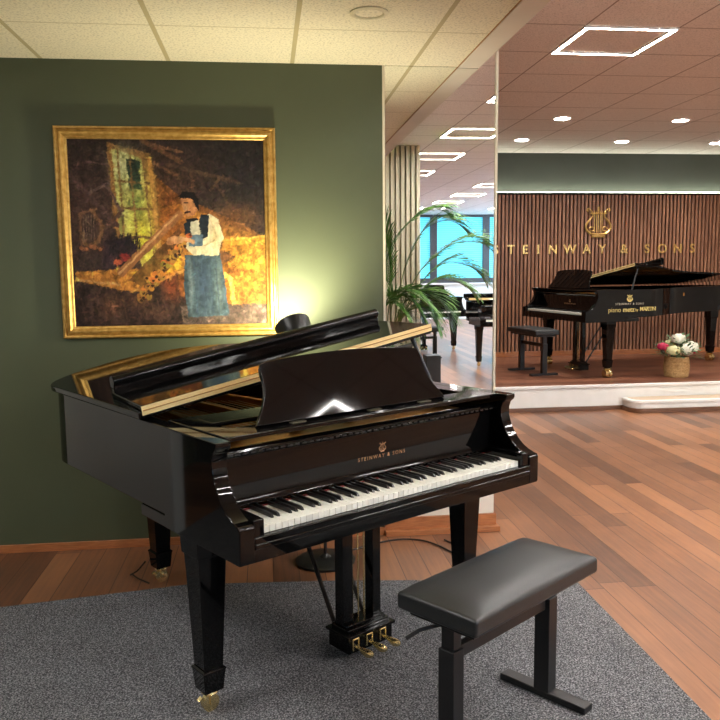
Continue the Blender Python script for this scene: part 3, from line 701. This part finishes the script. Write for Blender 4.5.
# ------------------------------------------------------------------ framed oil painting (flat artwork, its own brushed colours)
PX0, PX1, PZ0, PZ1 = -1.068, .062, 1.158, 2.252
pic = empty('framed_painting', ((PX0+PX1)/2, WY, (PZ0+PZ1)/2), 0, 'large gold-framed oil painting of a craftsman in a blue apron in a sunlit workshop', 'painting')
def painting():
    nx, ny = 330, 320
    # author space is 600 x 560, origin top left
    gx, gy = np.meshgrid(np.linspace(0, 600, nx), np.linspace(0, 560, ny))
    def nz(fx, fy, seed, octv=3):
        r = np.random.RandomState(seed); out = np.zeros_like(gx); amp = 1; tot = 0
        for o in range(octv):
            n1, n2 = max(2, int(fy*2**o)), max(2, int(fx*2**o)); g = r.rand(n1+1, n2+1)
            u = gx/600*(n2-.001); v = gy/560*(n1-.001); i = u.astype(int); j = v.astype(int); a = u-i; b = v-j
            a = a*a*(3-2*a); b = b*b*(3-2*b)
            out += amp*((g[j, i]*(1-a)+g[j, i+1]*a)*(1-b)+(g[j+1, i]*(1-a)+g[j+1, i+1]*a)*b); tot += amp; amp *= .55
        return out/tot
    wx = gx+(nz(40, 36, 1)-.5)*7; wy = gy+(nz(40, 36, 2)-.5)*7
    img = np.zeros((ny, nx, 3))
    def poly(P, soft=1.):
        P = np.array(P, float); ins = np.zeros(gx.shape, bool); m = len(P)
        for i in range(m):
            x1, y1 = P[i]; x2, y2 = P[(i+1) % m]
            if y1 == y2: continue
            c = ((y1 > wy) != (y2 > wy)) & (wx < (x2-x1)*(wy-y1)/(y2-y1)+x1); ins ^= c
        return ins.astype(float)
    def paint(mask, col, var=.14, seed=None, op=1.):
        s = seed if seed is not None else int(mask.sum()) % 999+5
        k = 1+(nz(46, 40, s, 3)-.5)*2*var*1.8
        c = np.array(col, float)/255
        a = (mask*op)[..., None]; img[:] = img*(1-a)+np.clip(c[None, None]*k[..., None], 0, 1)*a
    def line(x1, y1, x2, y2, w, col, op=1.):
        dx, dy = x2-x1, y2-y1; L2 = dx*dx+dy*dy
        t = np.clip(((wx-x1)*dx+(wy-y1)*dy)/L2, 0, 1); d = np.hypot(wx-x1-t*dx, wy-y1-t*dy)
        paint(np.clip(1-(d-w/2), 0, 1), col, .12, None, op)
    def ell(cx, cy, rx, ry, col, op=1., var=.12):
        d = ((wx-cx)/rx)**2+((wy-cy)/ry)**2; paint(np.clip((1.15-d)*6, 0, 1), col, var, None, op)
    def glow(cx, cy, rx, ry, col, op):
        d = ((wx-cx)/rx)**2+((wy-cy)/ry)**2; paint(np.exp(-d*1.3), col, .18, None, op)
    # dark attic room
    paint(np.ones_like(gx), (52, 42, 38), .22, 11)
    glow(60, 230, 150, 190, (84, 58, 50), .7); glow(520, 90, 190, 150, (38, 34, 34), .9); glow(330, 120, 140, 90, (78, 54, 42), .7)
    # roof beams
    line(225, 5, 345, 70, 13, (112, 78, 54)); line(345, 40, 250, 18, 8, (120, 86, 60)); line(300, 75, 520, 130, 9, (86, 64, 50)); line(440, 120, 560, 300, 9, (74, 56, 46)); line(470, 110, 430, 150, 6, (96, 70, 52)); line(260, 70, 330, 110, 7, (108, 74, 52))
    line(372, 100, 378, 165, 8, (94, 66, 50))
    # light falling on the rear wall
    paint(poly([(262, 110), (330, 165), (440, 215), (560, 270), (600, 300), (600, 470), (280, 470), (250, 300)]), (132, 82, 40), .3, 21)
    paint(poly([(268, 200), (330, 190), (420, 225), (560, 285), (560, 330), (270, 330)]), (168, 112, 46), .32, 22, .8)
    glow(500, 240, 90, 50, (120, 78, 44), .8); glow(300, 260, 60, 90, (150, 74, 34), .6)
    # tall window
    paint(poly([(118, 12), (245, 42), (262, 120), (276, 395), (150, 380), (128, 210)]), (150, 108, 60), .2, 31)
    paint(poly([(132, 28), (222, 60), (250, 300), (258, 392), (150, 382), (142, 200)]), (196, 190, 104), .25, 32)
    glow(165, 80, 40, 60, (214, 214, 160), .8); glow(215, 290, 46, 90, (220, 196, 50), .85); glow(240, 170, 22, 90, (232, 200, 84), .6)
    paint(poly([(176, 60), (216, 66), (220, 150), (182, 148)]), (46, 60, 46), .25, 33)
    glow(205, 190, 26, 50, (112, 128, 60), .7)
    for a in ((134, 122, 240, 132), (142, 205, 250, 208), (152, 290, 256, 292)): line(*a, 6, (124, 92, 52))
    for a in ((150, 32, 164, 380), (188, 45, 202, 385), (226, 60, 252, 390)): line(*a, 4.5, (134, 100, 56))
    line(128, 20, 148, 385, 9, (164, 116, 64)); line(246, 60, 272, 390, 10, (196, 140, 70))
    # hanging frames on the dark wall
    line(8, 110, 140, 255, 14, (86, 62, 56)); line(62, 70, 120, 76, 5, (112, 84, 74)); line(118, 76, 124, 150, 5, (104, 78, 68)); line(20, 80, 62, 70, 5, (92, 66, 60)); line(60, 160, 120, 130, 8, (104, 82, 74)); line(120, 145, 160, 230, 7, (110, 84, 74)); line(100, 265, 158, 215, 11, (100, 72, 60))
    # harp shaped carving
    for k in range(22):
        t = k/21; a = -1.2+t*3.4
        ell(58+34*math.cos(a)*(1 if t > .2 else .7), 262+52*math.sin(a), 6, 6, (132, 92, 62))
    line(30, 220, 30, 320, 6, (120, 84, 60)); line(28, 222, 78, 205, 6, (132, 94, 66))
    for k in range(5): line(38+8*k, 225, 38+8*k, 300, 2, (128, 104, 84))
    for k in range(6): ell(30+14*k, 322+5*math.sin(k*2), 7, 6, (150, 92, 58))
    # clutter below the window
    paint(poly([(95, 300), (180, 290), (200, 330), (215, 400), (90, 410)]), (52, 38, 40), .35, 41)
    for k in range(16): line(112+6*k, 345-14*abs(math.sin(k*1.7)), 118+6*k, 300-20*abs(math.sin(k*2.3)), 3, (38, 30, 34))
    ell(160, 352, 16, 11, (150, 52, 46)); ell(136, 366, 12, 8, (170, 80, 50)); ell(176, 372, 12, 7, (156, 90, 50))
    # work bench
    paint(poly([(5, 395), (120, 385), (240, 385), (330, 330), (420, 345), (470, 345), (350, 400), (200, 455), (150, 450), (10, 420)]), (186, 120, 52), .3, 51)
    paint(poly([(180, 400), (300, 340), (330, 345), (330, 385), (200, 440)]), (216, 156, 48), .3, 52)
    glow(270, 370, 60, 30, (236, 180, 54), .7); line(15, 418, 140, 432, 5, (206, 150, 90)); line(170, 458, 340, 392, 7, (222, 160, 80))
    paint(poly([(5, 425), (150, 452), (200, 460), (320, 400), (330, 560), (5, 560)]), (56, 40, 34), .4, 53)
    glow(110, 500, 36, 36, (146, 96, 66), .7); glow(200, 480, 40, 22, (130, 84, 52), .7); glow(300, 440, 30, 50, (176, 80, 36), .7); glow(250, 520, 50, 20, (96, 66, 48), .8)
    for k in range(14): line(20+21*k, 470+12*math.sin(k*3.1), 34+21*k, 530+10*math.cos(k*2.2), 4, (88, 62, 48), .7)
    # bright furniture at right
    paint(poly([(455, 345), (600, 370), (600, 560), (420, 560), (430, 400)]), (150, 92, 36), .3, 61)
    paint(poly([(470, 300), (600, 292), (600, 400), (480, 385)]), (180, 124, 44), .35, 62)
    line(468, 300, 600, 290, 6, (226, 180, 76)); line(474, 322, 600, 326, 4, (180, 116, 40)); line(500, 325, 506, 385, 4, (190, 124, 44)); line(545, 326, 548, 390, 4, (198, 132, 48)); line(480, 384, 600, 402, 6, (150, 92, 36))
    glow(560, 430, 50, 40, (200, 138, 42), .5); paint(poly([(395, 345), (475, 335), (505, 352), (440, 380), (470, 460), (430, 470)]), (110, 70, 40), .3, 63)
    for k in range(18):
        t = k/17; ell(462+56*t+10*math.sin(t*6), 402+130*t**1.3, 8-3*t, 8, (240, 186, 84))
    paint(poly([(330, 500), (600, 495), (600, 560), (330, 560)]), (92, 74, 62), .25, 64)
    # loose brush strokes picked up from the colours already laid down
    rs = np.random.RandomState(5)
    for k in range(9000):
        j = rs.randint(3, ny-3); i = rs.randint(3, nx-3); c = img[j, i]*(.62+.8*rs.rand())+rs.randn(3)*.012; an = rs.rand()*PI; ln = 2+5*rs.rand(); wd = .8+1.1*rs.rand(); R_ = 7
        j0, j1, i0, i1 = max(0, j-R_), min(ny, j+R_+1), max(0, i-R_), min(nx, i+R_+1)
        yy, xx = np.mgrid[j0:j1, i0:i1]; du = (xx-i)*math.cos(an)+(yy-j)*math.sin(an); dv = -(xx-i)*math.sin(an)+(yy-j)*math.cos(an)
        a = (np.clip(1.3-(du/ln)**2-(dv/wd)**2, 0, 1)*.5)[..., None]; img[j0:j1, i0:i1] = img[j0:j1, i0:i1]*(1-a)+np.clip(c, 0, 1)*a
    # craftsman
    paint(poly([(345, 345), (452, 340), (468, 420), (478, 530), (350, 535), (338, 440)]), (66, 82, 88), .22, 71)
    glow(400, 430, 22, 90, (60, 76, 96), .8); glow(448, 440, 12, 90, (120, 134, 122), .6); glow(360, 430, 8, 90, (140, 152, 150), .6)
    for x in (372, 395, 420, 440): line(x, 350, x+8, 528, 3, (62, 78, 92), .6)
    paint(poly([(395, 232), (425, 222), (452, 238), (466, 290), (448, 348), (372, 345), (345, 318), (360, 300), (395, 310), (398, 270)]), (222, 206, 164), .1, 72)
    glow(440, 290, 14, 40, (206, 178, 120), .6); line(402, 318, 440, 300, 3, (178, 156, 110), .7); line(430, 240, 446, 290, 3, (184, 160, 118), .6)
    paint(poly([(400, 222), (424, 226), (418, 290), (396, 302), (388, 262)]), (34, 40, 46), .2, 73); paint(poly([(345, 250), (372, 236), (370, 300), (350, 305)]), (34, 40, 46), .2, 74)
    paint(poly([(366, 246), (392, 238), (394, 290), (364, 292)]), (214, 204, 172), .08, 75)
    paint(poly([(358, 284), (402, 284), (400, 318), (360, 318)]), (92, 112, 124), .15, 76)
    paint(poly([(338, 176), (350, 165), (382, 170), (392, 206), (378, 226), (356, 228), (344, 206)]), (196, 130, 82), .15, 77)
    glow(352, 205, 9, 20, (222, 168, 116), .7)
    paint(poly([(330, 172), (346, 156), (380, 158), (394, 178), (392, 212), (382, 200), (374, 178), (344, 176)]), (30, 24, 24), .2, 78)
    line(350, 218, 364, 216, 5, (60, 30, 24)); line(348, 190, 360, 189, 2.5, (50, 30, 24)); line(356, 240, 388, 238, 7, (28, 26, 28))
    paint(poly([(168, 420), (330, 262), (352, 318), (240, 452)]), (96, 62, 36), .35, 79, .75)
    # carved openwork board he holds
    for k in range(60):
        t = k/59; r = np.random.RandomState(k); cx = 195+150*t+r.rand()*20-4; cy = 432-170*t+r.rand()*46*(1-.3*t)+6
        ell(cx, cy+r.rand()*16, 9, 8, (156+r.randint(60), 104+r.randint(36), 54)); ell(cx+3, cy+2+r.rand()*14, 4.6, 4, (64, 40, 26))
    line(148, 395, 332, 224, 24, (158, 104, 62)); line(140, 400, 324, 226, 5, (206, 152, 98))
    ell(318, 300, 26, 11, (206, 146, 96)); ell(300, 308, 12, 6, (190, 128, 80)); line(330, 292, 372, 305, 10, (214, 160, 110))
    # finishing strokes
    rs = np.random.RandomState(9)
    for k in range(5000):
        j = rs.randint(3, ny-3); i = rs.randint(3, nx-3); c = img[j, i]*(.78+.44*rs.rand())+rs.randn(3)*.012; an = rs.rand()*PI; ln = 1.5+3*rs.rand(); wd = .7+.7*rs.rand(); R_ = 7
        j0, j1, i0, i1 = max(0, j-R_), min(ny, j+R_+1), max(0, i-R_), min(nx, i+R_+1)
        yy, xx = np.mgrid[j0:j1, i0:i1]; du = (xx-i)*math.cos(an)+(yy-j)*math.sin(an); dv = -(xx-i)*math.sin(an)+(yy-j)*math.cos(an)
        a = (np.clip(1.3-(du/ln)**2-(dv/wd)**2, 0, 1)*.5)[..., None]; img[j0:j1, i0:i1] = img[j0:j1, i0:i1]*(1-a)+np.clip(c, 0, 1)*a
    img[:] *= (1+(nz(120, 30, 91, 2)-.5)*.22)[..., None]
    img[:] = np.clip(img, 0, 1)
    img[:] = img*.80
    l = np.where(img <= .04045, img/12.92, ((img+.055)/1.055)**2.4)
    w_ = (PX1-PX0)/2-.062; h_ = (PZ1-PZ0)/2-.058
    X = -w_+2*w_*gx/600; Z = h_-2*h_*gy/560
    co = np.stack([X, np.full_like(X, -.016), Z], -1).reshape(-1, 3)
    idx = np.arange(nx*ny).reshape(ny, nx)
    f = np.stack([idx[1:, :-1], idx[1:, 1:], idx[:-1, 1:], idx[:-1, :-1]], -1).reshape(-1, 4)
    me = bpy.data.meshes.new('canvas'); me.vertices.add(len(co)); me.vertices.foreach_set('co', co.ravel())
    me.loops.add(f.size); me.loops.foreach_set('vertex_index', f.ravel().astype(np.int32))
    me.polygons.add(len(f)); me.polygons.foreach_set('loop_start', np.arange(0, f.size, 4, dtype=np.int32))
    me.update(calc_edges=True)
    ca = me.color_attributes.new('paint', 'FLOAT_COLOR', 'POINT')
    ca.data.foreach_set('color', np.concatenate([l.reshape(-1, 3), np.ones((nx*ny, 1))], 1).ravel().astype(np.float32))
    m, nt, b = new_mat('oil_paint'); at = N(nt, 'ShaderNodeAttribute', attribute_name='paint'); nt.links.new(at.outputs['Color'], b.inputs['Base Color'])
    b.inputs['Roughness'].default_value = .7; b.inputs['Specular IOR Level'].default_value = .15
    tn = N(nt, 'ShaderNodeTexNoise'); tn.inputs['Scale'].default_value = 90; bp = N(nt, 'ShaderNodeBump'); bp.inputs['Strength'].default_value = .2; bp.inputs['Distance'].default_value = .002
    nt.links.new(tn.outputs['Fac'], bp.inputs['Height']); nt.links.new(bp.outputs[0], b.inputs['Normal'])
    me.materials.append(m)
    o = bpy.data.objects.new('canvas', me); C.objects.link(o); o.parent = pic
painting()
W_ = (PX1-PX0)/2; H_ = (PZ1-PZ0)/2
def frame_part(name, ins0, ins1, y0, y1, mat, prof=None):
    """mitred moulding between two insets; prof = list of (inset, y)"""
    mb = MB(); P = prof; vs = []
    for (i, y) in P:
        vs += [Vector((-W_+i, y, -H_+i)), Vector((W_-i, y, -H_+i)), Vector((W_-i, y, H_-i)), Vector((-W_+i, y, H_-i))]
    fs = []; n = len(P)
    for k in range(n):
        for j in range(4):
            a = 4*k+j; b = 4*k+(j+1) % 4; c = 4*((k+1) % n)+(j+1) % 4; d = 4*((k+1) % n)+j; fs.append((a, b, c, d))
    mb.faces(vs, fs); return mb.build(name, mat, pic, bevel=.0015)
frame_part('frame', 0, 0, 0, 0, M['gold'], [(0, -.001), (0, -.030), (.005, -.036), (.012, -.036), (.016, -.030), (.022, -.032), (.030, -.042), (.040, -.044), (.048, -.038), (.052, -.030), (.058, -.028), (.064, -.022), (.064, -.012), (.06, -.001)])
mb = MB(); mb.box(-W_+.05, W_-.05, -.012, -.001, -H_+.05, H_-.05); mb.build('backing', M['slat_back'], pic)

# ------------------------------------------------------------------ white slat screen, palm
mb = MB(); x = 1.19
mb.box(1.17, 1.98, -1.50, -1.47, 0, HIGH-.001)
while x < 1.93:
    mb.box(x, x+.042, -1.47, -1.38, 0, HIGH-.001); x += .066
o = mb.build('slat_screen', M['warm_white'], bevel=.003); tag(o, 'floor to ceiling screen of white vertical slats seen in the mirror behind the palm', 'screen')
PLX, PLY = 1.50, -.92
pl_ = empty('potted_palm', (PLX, PLY, 0), 0, 'large green palm in a dark square planter seen in the mirror', 'potted plant')
mb = MB(); mb.stack([(0, 0, .001, .17, .17), (0, 0, .43, .20, .20), (0, 0, .43, .18, .18), (0, 0, .38, .178, .178)]); mb.build('planter', M['planter'], pl_, bevel=.004)
mb = MB(); mb.box(-.177, .177, -.177, .177, .36, .385); mb.build('soil', M['soil'], pl_)
def frond(ctrl, leafl=.42, nl=52, t0=.38, seed=0):
    r = random.Random(seed); mb = MB(); pts = spline(ctrl, 8); n = len(pts)-1
    mb.mat(M['stem']).tube(pts, [.010*(1-.82*k/n) for k in range(n+1)], 6)
    mb.mat(M['leaf'])
    for k in range(nl):
        t = t0+(1-t0)*k/(nl-1); f = t*n; i = min(int(f), n-1); q = pts[i].lerp(pts[i+1], f-i); tan = (pts[i+1]-pts[i]).normalized()
        side = tan.cross(Vector((0, 0, 1))); side = side.normalized() if side.length > .1 else Vector((1, 0, 0))
        L = leafl*(math.sin(PI*(.15+.80*(t-t0)/(1-t0))))**.7*(.85+.3*r.random())
        for sg in (-1, 1):
            d = (side*sg*.5+tan*.8+Vector((0, 0, .05))).normalized(); P = []; p = q.copy(); st = L/4; g = .07+.09*r.random()
            for j in range(5):
                P.append(p.copy()); p = p+d*st; d = (d+Vector((0, 0, -g*(1+.5*j)))).normalized()
            wv = d.cross(side*sg).normalized() if d.cross(side*sg).length > .1 else tan
            vs = []
            for j, w in enumerate((.006, .016, .015, .009)): vs += [P[j]-tan*w, P[j]+side*(.003*sg), P[j]+tan*w]
            vs.append(P[4]); F = []
            for j in range(3): F += [(3*j, 3*j+1, 3*j+4, 3*j+3), (3*j+1, 3*j+2, 3*j+5, 3*j+4)]
            F += [(9, 10, 12), (10, 11, 12)]
            mb.faces(vs, F, True)
    return mb.build('frond', None, pl_, angle=0)
B = (0, 0, .38)
LF = 1.3
for s_, (c, ll) in enumerate([
    ([B, (.08, .05, .85), (.32, .08, 1.42), (.72, .10, 1.78), (1.10, .12, 1.80), (1.32, .13, 1.62)], .46),
    ([B, (-.10, .04, .95), (-.06, .10, 1.62), (.18, .14, 2.02), (.48, .16, 2.20), (.66, .16, 2.17)], .34),
    ([B, (.05, .12, .72), (.22, .25, 1.12), (.50, .30, 1.36), (.80, .32, 1.32), (.98, .32, 1.18)], .30),
    ([B, (.02, .15, .75), (.10, .30, 1.08), (.34, .38, 1.22), (.56, .42, 1.08), (.64, .43, .88)], .36),
    ([B, (-.02, .12, .75), (-.02, .30, 1.10), (.08, .42, 1.20), (.24, .50, 1.06), (.30, .52, .86)], .36),
    ([B, (-.10, .05, .90), (-.28, .08, 1.45), (-.50, .10, 1.74), (-.8, .12, 1.70)], .40),
    ([B, (-.08, .10, .80), (-.26, .20, 1.15), (-.52, .26, 1.26), (-.76, .30, 1.05)], .34),
    ([B, (.0, .05, .95), (-.05, .10, 1.6), (-.16, .16, 2.05), (-.34, .20, 2.25)], .34),
    ([B, (-.06, .16, .80), (-.04, .34, 1.16), (.12, .48, 1.24), (.34, .56, 1.10), (.46, .60, .86)], .38),
    ([B, (-.10, .12, .70), (-.16, .30, 1.02), (-.06, .46, 1.12), (.10, .56, .98), (.18, .60, .76)], .38),
    ([B, (.10, .05, .80), (.30, .10, 1.25), (.62, .14, 1.56), (.95, .16, 1.52), (1.12, .17, 1.38)], .34),
    ([B, (.04, .08, .70), (.14, .22, .98), (.36, .36, 1.02), (.52, .44, .80)], .32),
    ([B, (.06, .0, .9), (.18, .0, 1.5), (.40, .02, 1.95), (.70, .04, 2.08), (.95, .05, 1.96)], .34)]):
    frond([Vector(v) for v in c], ll*LF, seed=s_)
mb = MB(); mb.box(-.09, .09, -.12, .12, .001, .43); o = mb.build('loudspeaker', M['planter'], bevel=.006, loc=(2.03, -.98, 0)); tag(o, 'small plain dark floor box seen in the mirror just right of the lid prop', 'box')

# ------------------------------------------------------------------ flowers in a basket on the stage
bx_, by_ = 4.56, 8.30
mb = MB()
for k in range(15):
    z = .006+k*.0135; rr_ = .112+.012*math.sin(PI*k/15)+(.002 if k % 2 else 0)
    mb.tube([(rr_*math.cos(a)+0, rr_*math.sin(a), z+.002*math.sin(a*14+k*3)) for a in [2*PI*i/40 for i in range(40)]], .0085, 6, closed=True)
mb.lathe([(.02, .002), (.108, .002), (.112, .20), (.106, .20), (.10, .03), (.02, .02)], seg=28)
o = mb.build('wicker_basket', M['wicker'], loc=(bx_, by_, ST)); o.scale = (1.06, 1.06, 1.12); tag(o, 'round woven wicker basket on the edge of the stage holding flowers', 'basket')
fl = empty('flower_bouquet', (bx_, by_, ST+.205), 0, 'bouquet of white, cream and pink flowers standing in the wicker basket on the stage', 'flowers')
def blossom(x, y, z, r, mat, name='blossom'):
    mb = MB(); rd = random.Random(int(x*999+z*99))
    for ring, (n, tilt, rr) in enumerate(((6, .25, .45), (9, .75, .75), (11, 1.25, .95), (10, 1.75, .9))):
        for k in range(n):
            a = 2*PI*k/n+ring*.4+rd.random()*.2
            c = Vector((math.cos(a)*math.sin(tilt), math.sin(a)*math.sin(tilt), math.cos(tilt)))*r*rr
            T = Matrix.Translation(c+Vector((x, y, z))) @ c.to_track_quat('Z', 'Y').to_matrix().to_4x4()
            w = r*.36
            mb.faces([T @ Vector(v) for v in ((-w, -w*.8, -.2*w), (w, -w*.8, -.2*w), (w*1.05, w*.6, .1*w), (0, w*1.15, .25*w), (-w*1.05, w*.6, .1*w), (0, 0, .45*w))], [(0, 1, 5), (1, 2, 5), (2, 3, 5), (3, 4, 5), (4, 0, 5)], True)
    mb.lathe([(.001, -r*.75), (r*.6, -r*.5), (r*.8, 0), (r*.5, r*.55), (.001, r*.7)], c=(x, y, z), seg=12)
    return mb.build(name, mat, fl, angle=0)
for x, y, z, r, mt in ((-.005, -.03, .185, .062, 'petal_white'), (-.085, -.09, .080, .058, 'petal_cream'), (.03, -.10, .095, .060, 'petal_white'), (.105, -.06, .105, .068, 'petal_white'), (.13, .02, .06, .05, 'petal_white'), (-.165, -.03, .115, .046, 'petal_pink'), (.165, -.02, .07, .036, 'petal_pink'), (-.03, .08, .13, .05, 'petal_cream'), (.07, .09, .12, .055, 'petal_white'), (-.10, .07, .10, .045, 'petal_pink')):
    blossom(x*1.15, y*1.1, z*1.15, r*1.22, M[mt])
mb = MB(); rd = random.Random(4)
for k in range(260):
    a = rd.random()*2*PI; rr_ = .02+.19*rd.random(); z = .02+.19*rd.random()*(1-rr_*2)+(.05 if rr_ < .1 else 0)
    p = Vector((math.cos(a)*rr_, math.sin(a)*rr_, z)); d = Vector((math.cos(a), math.sin(a), rd.uniform(-.3, 1.1))).normalized(); L = rd.uniform(.05, .10); sd = d.cross(Vector((0, 0, 1))).normalized()*L*.25
    mb.faces([p, p+d*L*.5+sd, p+d*L, p+d*L*.5-sd, p+d*L*.5+Vector((0, 0, .006))], [(0, 1, 4), (1, 2, 4), (2, 3, 4), (3, 0, 4)], True)
for k in range(12):
    a = 2*PI*k/12; mb.tube([(.03*math.cos(a), .03*math.sin(a), -.12), (.07*math.cos(a), .07*math.sin(a), .06)], .003, 5)
mb.build('leaves', M['foliage'], fl, angle=0)

# ------------------------------------------------------------------ lights
def light(kind, name, loc, energy, color=(1, 1, 1), **kw):
    l = bpy.data.lights.new(name, kind); l.energy = energy; l.color = color
    for k, v in kw.items(): setattr(l, k, v)
    o = bpy.data.objects.new(name, l); C.objects.link(o); o.location = loc; return o
sp = light('SPOT', 'uplighter_beam', HEAD+dirv*.06, 36, (1, .93, .66), spot_size=R(172), spot_blend=.7, shadow_soft_size=.03)
sp.rotation_euler = (-dirv).to_track_quat('Z', 'Y').to_euler()
for i, (x, y) in enumerate([(3.10, 8.12), (4.42, 8.15), (5.72, 8.18), (3.12, 9.5), (4.42, 9.55), (5.70, 9.60)]):
    s = light('SPOT', 'downlight_beam', (x, y, HIGH-.03), 38, (1, .95, .88), spot_size=R(120), spot_blend=.7, shadow_soft_size=.06)
w = bpy.data.worlds.new('world'); bpy.context.scene.world = w; w.use_nodes = True
w.node_tree.nodes['Background'].inputs[0].default_value = (.6, .75, 1, 1); w.node_tree.nodes['Background'].inputs[1].default_value = .3

# ------------------------------------------------------------------ camera
cam = bpy.data.cameras.new('camera'); co = bpy.data.objects.new('camera', cam); C.objects.link(co)
cam.sensor_width = 36; cam.sensor_fit = 'HORIZONTAL'; cam.lens = FPX/720*36; cam.clip_start = .02
Rm = Matrix((cr, cu_, -fw)).transposed().to_4x4(); co.matrix_world = Matrix.Translation((0, 0, CAMH)) @ Rm
sc = bpy.context.scene; sc.camera = co
sc.view_settings.view_transform = 'Standard'; sc.view_settings.look = 'None'; sc.view_settings.gamma = 1; sc.view_settings.use_curve_mapping = False
sc.view_settings.exposure = 1.0
